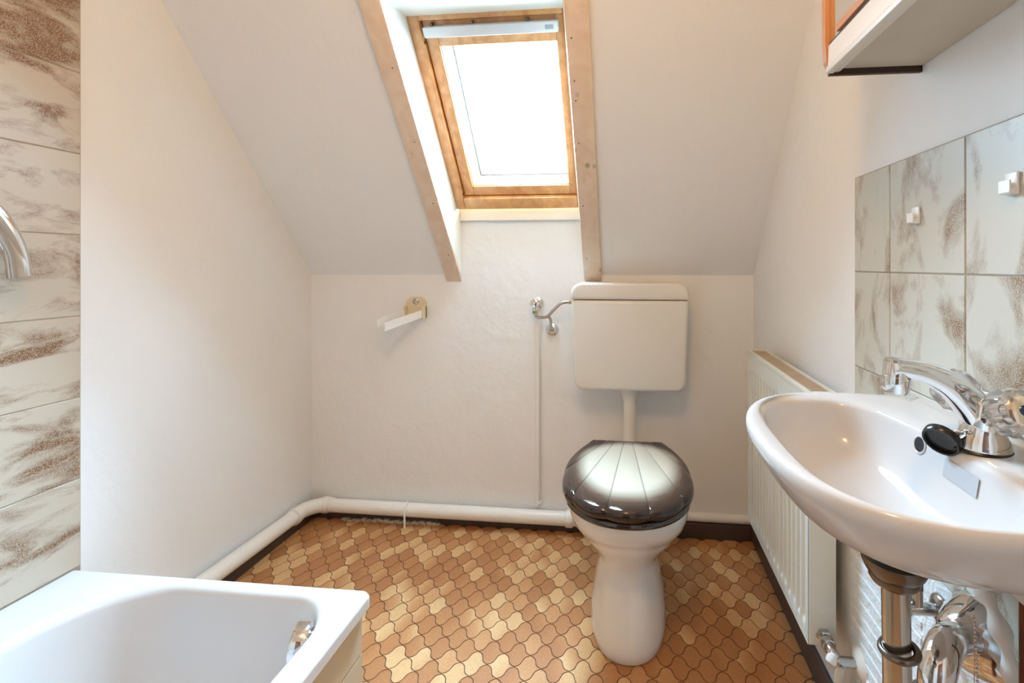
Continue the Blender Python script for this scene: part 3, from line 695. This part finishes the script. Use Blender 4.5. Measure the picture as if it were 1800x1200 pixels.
# supplies
def angle_valve(name, x, y, z, label, hw, up=True):
    v = tag(empty(name), label, 'valve', None)
    bm = bmesh.new(); rosette(bm, (x-.005, y, z), (-1, 0, 0), .024 if up else .019, .01); obj('rosette', bm, hw, v, 40)
    bm = bmesh.new(); tube(bm, [(x, y, z), (x-.055, y, z)], .0095, 16); tube(bm, [(x-.04, y, z), (x-.04, y, z+(.035 if up else .012))], .008, 14); obj('valve_body', bm, 'old_chrome', v, 40)
    bm = bmesh.new(); lathe(bm, [(.008, 0), (.013, .003), (.013, .012), (.011, .018), (.0001, .019)], (x-.054, y, z), (-1, -.25, .1), 24, 8, .06); obj('handle', bm, 'old_chrome', v, 40)
    bm = bmesh.new(); lathe(bm, [(.0095, 0), (.0095, .012)], (x-.04, y, z+(.032 if up else .01)), (0, 0, 1), 6); obj('nut', bm, 'dark_metal', v, 40)
    return v
v = angle_valve('supply_valve', XR, .800, .535, 'chrome angle valve on wall directly behind the waste pipe', 'old_chrome')
bm = bmesh.new(); tube(bm, spline([(XR-.04, .80, .58), (XR-.042, .80, .61), (XR-.044, .800, .64), (XR-.046, .798, .666)], 6), .0045, 10); obj('supply_tube', bm, 'old_chrome', v, 40)
v = angle_valve('supply_valve', XR, .742, .645, 'pale angle valve high on wall between basin underside and waste rosette', 'white_plastic', False)
# white hose
bm = bmesh.new(); tube(bm, spline([(.452, .668, .655), (.455, .655, .64), (.459, .643, .612), (.463, .634, .58), (.468, .627, .54), (.474, .625, .50)], 8), [.0095+.003*math.sin(i*.55) for i in range(41)], 14)
tag(obj('drain_hose', bm, 'white_plastic', None, 50), 'crumpled white plastic hose under the basin beside the chain', 'hose')
# copper supply tube
cp = tag(empty('copper_tube'), 'dark brown upright supply tube at right edge below basin', 'pipe')
bm = bmesh.new(); tube(bm, [(.452, .602, .70), (.452, .602, .50), (.455, .602, .42)], .0042, 12); obj('tube', bm, 'copper_dark', cp, 40)
bm = bmesh.new(); lathe(bm, [(.008, .0), (.009, .004), (.009, .014), (.006, .018)], (.452, .602, .56), n=6); obj('nut', bm, 'dark_metal', cp, 40)
# bead chain
bm = bmesh.new(); z = .700; k = 0
while z > .47:
    b = bmesh.new(); bmesh.ops.create_icosphere(b, subdivisions=1, radius=.0017, matrix=Matrix.Translation((.36+.004*math.sin(k*.06), .5425, z))); merge(bm, b); z -= .0043; k += 1
tube(bm, [(.36, .5425, .705), (.36, .5425, .47)], .0004, 5)
tag(obj('bead_chain', bm, 'old_chrome', None, 60), 'thin metal bead chain hanging below the wash basin', 'chain')

# ------------------------------------------------------------------ towel hooks
for y, z, lb in ((.858, 1.153, 'small white square hook on middle wall tile above the tap'), (.655, 1.172, 'small white square hook at right edge of the tiles')):
    h = tag(empty('wall_hook'), lb, 'hook', 'adhesive hooks on the tiles')
    xf = XR-.007
    bm = bmesh.new(); box(bm, xf-.004, xf, y-.010, y+.010, z-.014, z+.014, .0015); obj('base', bm, 'white_plastic', h, 40)
    b = bmesh.new(); pr = [(xf-.004, z-.005), (xf-.004, z-.013), (xf-.010, z-.013), (xf-.012, z-.011), (xf-.012, z+.004), (xf-.010, z+.004), (xf-.010, z-.007)]
    loft(b, [[(x, yy, zz) for x, zz in pr] for yy in (y-.009, y+.009)]); obj('prong', b, 'white_plastic', h, 40)

# ------------------------------------------------------------------ mirror cabinet
cab = tag(empty('mirror_cabinet'), 'mirror cabinet with orange wood edge high on the right wall', 'mirror cabinet')
CX0, CY1, CY0, CZ0, CZ1 = .335, .862, .26, 1.392, 1.95
bm = bmesh.new(); box(bm, CX0+.022, XR-.001, CY0, CY1-.008, CZ0+.010, CZ1, .001); obj('carcass', bm, 'cab_under', cab)
bm = bmesh.new(); box(bm, CX0+.004, XR-.001, CY1-.008, CY1, CZ0, CZ1, .001); obj('end_panel', bm, 'cab_brown', cab)
b = bmesh.new(); pr = [(CX0-.004, CZ0+.055), (CX0-.004, CZ1), (CX0+.018, CZ1), (CX0+.018, CZ0+.004), (CX0+.006, CZ0+.004), (CX0-.002, CZ0+.022)]
loft(b, [[(x, y, z) for x, z in pr] for y in (CY1-.012, CY1+.002)]); obj('edge_strip', b, 'cab_orange', cab)
bm = bmesh.new(); box(bm, CX0, CX0+.022, CY0, CY1-.012, CZ0+.012, CZ0+.047, .001); obj('lower_rail', bm, 'cab_white', cab)
bm = bmesh.new(); box(bm, CX0-.003, CX0+.010, CY0, CY1-.010, CZ0+.001, CZ0+.012, .002); box(bm, CX0+.010, CX0+.020, CY0, CY1-.010, CZ0+.004, CZ0+.012, .001); obj('rail_lip', bm, 'cab_white', cab, 30)
bm = bmesh.new(); box(bm, CX0+.002, CX0+.012, CY0, CY1-.014, CZ0+.047, CZ0+.052, 0); obj('track', bm, 'cab_brown', cab)
for y0, y1, dx in ((.56, CY1-.013, .004), (CY0, .58, .010)):
    bm = bmesh.new(); box(bm, CX0+dx, CX0+dx+.005, y0, y1, CZ0+.052, CZ1, .0005); d = obj('mirror_door', bm, 'mirror', cab)
    bm = bmesh.new(); box(bm, CX0+dx-.006, CX0+dx, y1-.14, y1-.035, CZ0+.054, CZ0+.066, .001); obj('orange_bar', bm, 'cab_orange', d)  # short orange bar low on the face of each mirror door

# ------------------------------------------------------------------ bathtub
tub = tag(empty('bathtub'), 'white enamel bathtub with tiled side in the left corner', 'bathtub')
BX0, BX1, BY0, BY1, BZ = XL+.0075, -.583, -.55, 1.053, .326
NBT = 28
def contour(s):
    """opening of the tub, s = inset; anticlockwise from front right"""
    x0, x1, y0, y1 = -1.218+s*1.1, -.640-s, BY0+.10+s, 1.018-s*1.0
    rs = [(x1, y1, .095, .115), (x0, y1, .19, .20), (x0, y0, .15, .15), (x1, y0, .1, .1)]
    pts = []
    for q, (cx, cy, rx, ry) in enumerate(rs):
        sx = -1 if cx == x1 else 1; sy = -1 if cy == y1 else 1
        ox, oy = cx+sx*rx, cy+sy*ry
        for k in range(NBT+1):
            a = R(q*90+90*k/NBT); pts.append((ox+rx*math.cos(a), oy+ry*math.sin(a)))
    return pts
def outer_t(ins):
    x0, x1, y0, y1 = BX0+.0005, BX1-ins, BY0+ins, BY1-ins
    rs = [(x1, y1, .022), (x0, y1, .001), (x0, y0, .001), (x1, y0, .022)]; pts = []
    for q, (cx, cy, r) in enumerate(rs):
        sx = -1 if cx == x1 else 1; sy = -1 if cy == y1 else 1
        for k in range(NBT+1):
            a = R(q*90+90*k/NBT); pts.append((cx+sx*r+r*math.cos(a), cy+sy*r+r*math.sin(a)))
    return pts
def z_(pts, z): return [(x, y, z) for x, y in pts]
rings = [z_(outer_t(.012), BZ-.034), z_(outer_t(.0), BZ-.030), z_(outer_t(0), BZ-.010), z_(outer_t(.003), BZ-.004), z_(outer_t(.008), BZ-.0008), z_(outer_t(.012), BZ)]
rings += [z_(contour(-.014), BZ), z_(contour(-.010), BZ-.0008), z_(contour(-.004), BZ-.003), z_(contour(.002), BZ-.008), z_(contour(.006), BZ-.018), z_(contour(.012), BZ-.06), z_(contour(.022), BZ-.13), z_(contour(.035), BZ-.20), z_(contour(.055), BZ-.25), z_(contour(.09), BZ-.272), z_(contour(.14), BZ-.278)]
bm = bmesh.new(); loft(bm, rings, False, True)
tsh = obj('tub_shell', bm, 'enamel', tub, 60); wn = tsh.modifiers.new('weighted', 'WEIGHTED_NORMAL'); wn.keep_sharp = True; wn.weight = 90
# chrome overflow knob
kp, ka = Vector((-.648, .952, .278)), Vector((-1, -.30, .12))
bm = bmesh.new(); lathe(bm, [(.030, 0), (.030, .012), (.024, .016)], kp, ka, 32); kb = obj('overflow_knob', bm, 'chrome', tub, 40)
bm = bmesh.new(); lathe(bm, [(.024, .014), (.037, .020), (.0385, .024), (.0385, .044), (.037, .048), (.028, .051), (.0001, .051)], kp, ka, 44); obj('knob_dial', bm, 'chrome', kb, 40)
# tiled side and end
side = bmesh.new(); box(side, BX1-.034, BX1-.024, BY0+.02, BY1-.022, 0, BZ-.028); box(side, BX0+.01, BX1-.034, BY1-.034, BY1-.024, 0, BZ-.028); sp = obj('side_panel', side, 'grout_wall', tub)
def ptile(y0, y1, z0, z1):
    bm = bmesh.new(); box(bm, BX1-.026, BX1-.018, y0+.0012, y1-.0012, z0+.0012, z1-.0012, .0012, seg=1); obj('tile', bm, 'tile_panel', sp)
for z0, z1, yy in ((.19, BZ-.031, [1.039, .852, .652, .452, .252, .052]), (0.002, .19, [1.039, .952, .752, .552, .352, .152])):
    for a, b in zip(yy, yy[1:]): ptile(b, a, z0, z1)
for z0, z1 in ((.19, BZ-.031), (.002, .19)):
    xs = [BX1-.018-.2*i for i in range(4)]+[BX0+.01]
    for a, b in zip(xs, xs[1:]):
        bm = bmesh.new(); box(bm, b+.0012, a-.0012, BY1-.024, BY1-.016, z0+.0012, z1-.0012, .0012, seg=1); obj('tile', bm, 'tile_panel', sp)

# bath mixer on the tiled wall: only its curved lever reaches into the picture
mx = tag(empty('shower_mixer'), 'chrome shower mixer with curved lever on the tiled left wall', 'shower mixer')
XW = XL+.007
bm = bmesh.new(); lathe(bm, [(.06, 0), (.06, .004), (.05, .012), (.03, .016), (.028, .05), (.024, .058), (.0001, .060)], (XW, .775, 1.135), (1, 0, 0), 36); obj('body', bm, 'chrome', mx, 40)
path = spline([(XW+.058, .775, 1.160), (XW+.066, .800, 1.192), (XW+.070, .838, 1.182), (XW+.070, .866, 1.142), (XW+.068, .886, 1.092), (XW+.066, .893, 1.045)], 8); rings = []; N_ = len(path)
for i, p in enumerate(path):
    t = (path[min(i+1, N_-1)]-path[max(i-1, 0)]).normalized(); s = t.cross(Vector((1, 0, 0))).normalized(); u = Vector((1, 0, 0)); k = i/(N_-1)
    hw = .023-.003*k; hh = .008-.002*k
    rings.append([p+s*hw*math.copysign(abs(math.cos(a))**.6, math.cos(a))+u*hh*math.copysign(abs(math.sin(a))**.6, math.sin(a)) for a in [2*math.pi*q/20 for q in range(20)]])
bm = bmesh.new(); loft(bm, rings); obj('lever', bm, 'chrome', mx, 40)
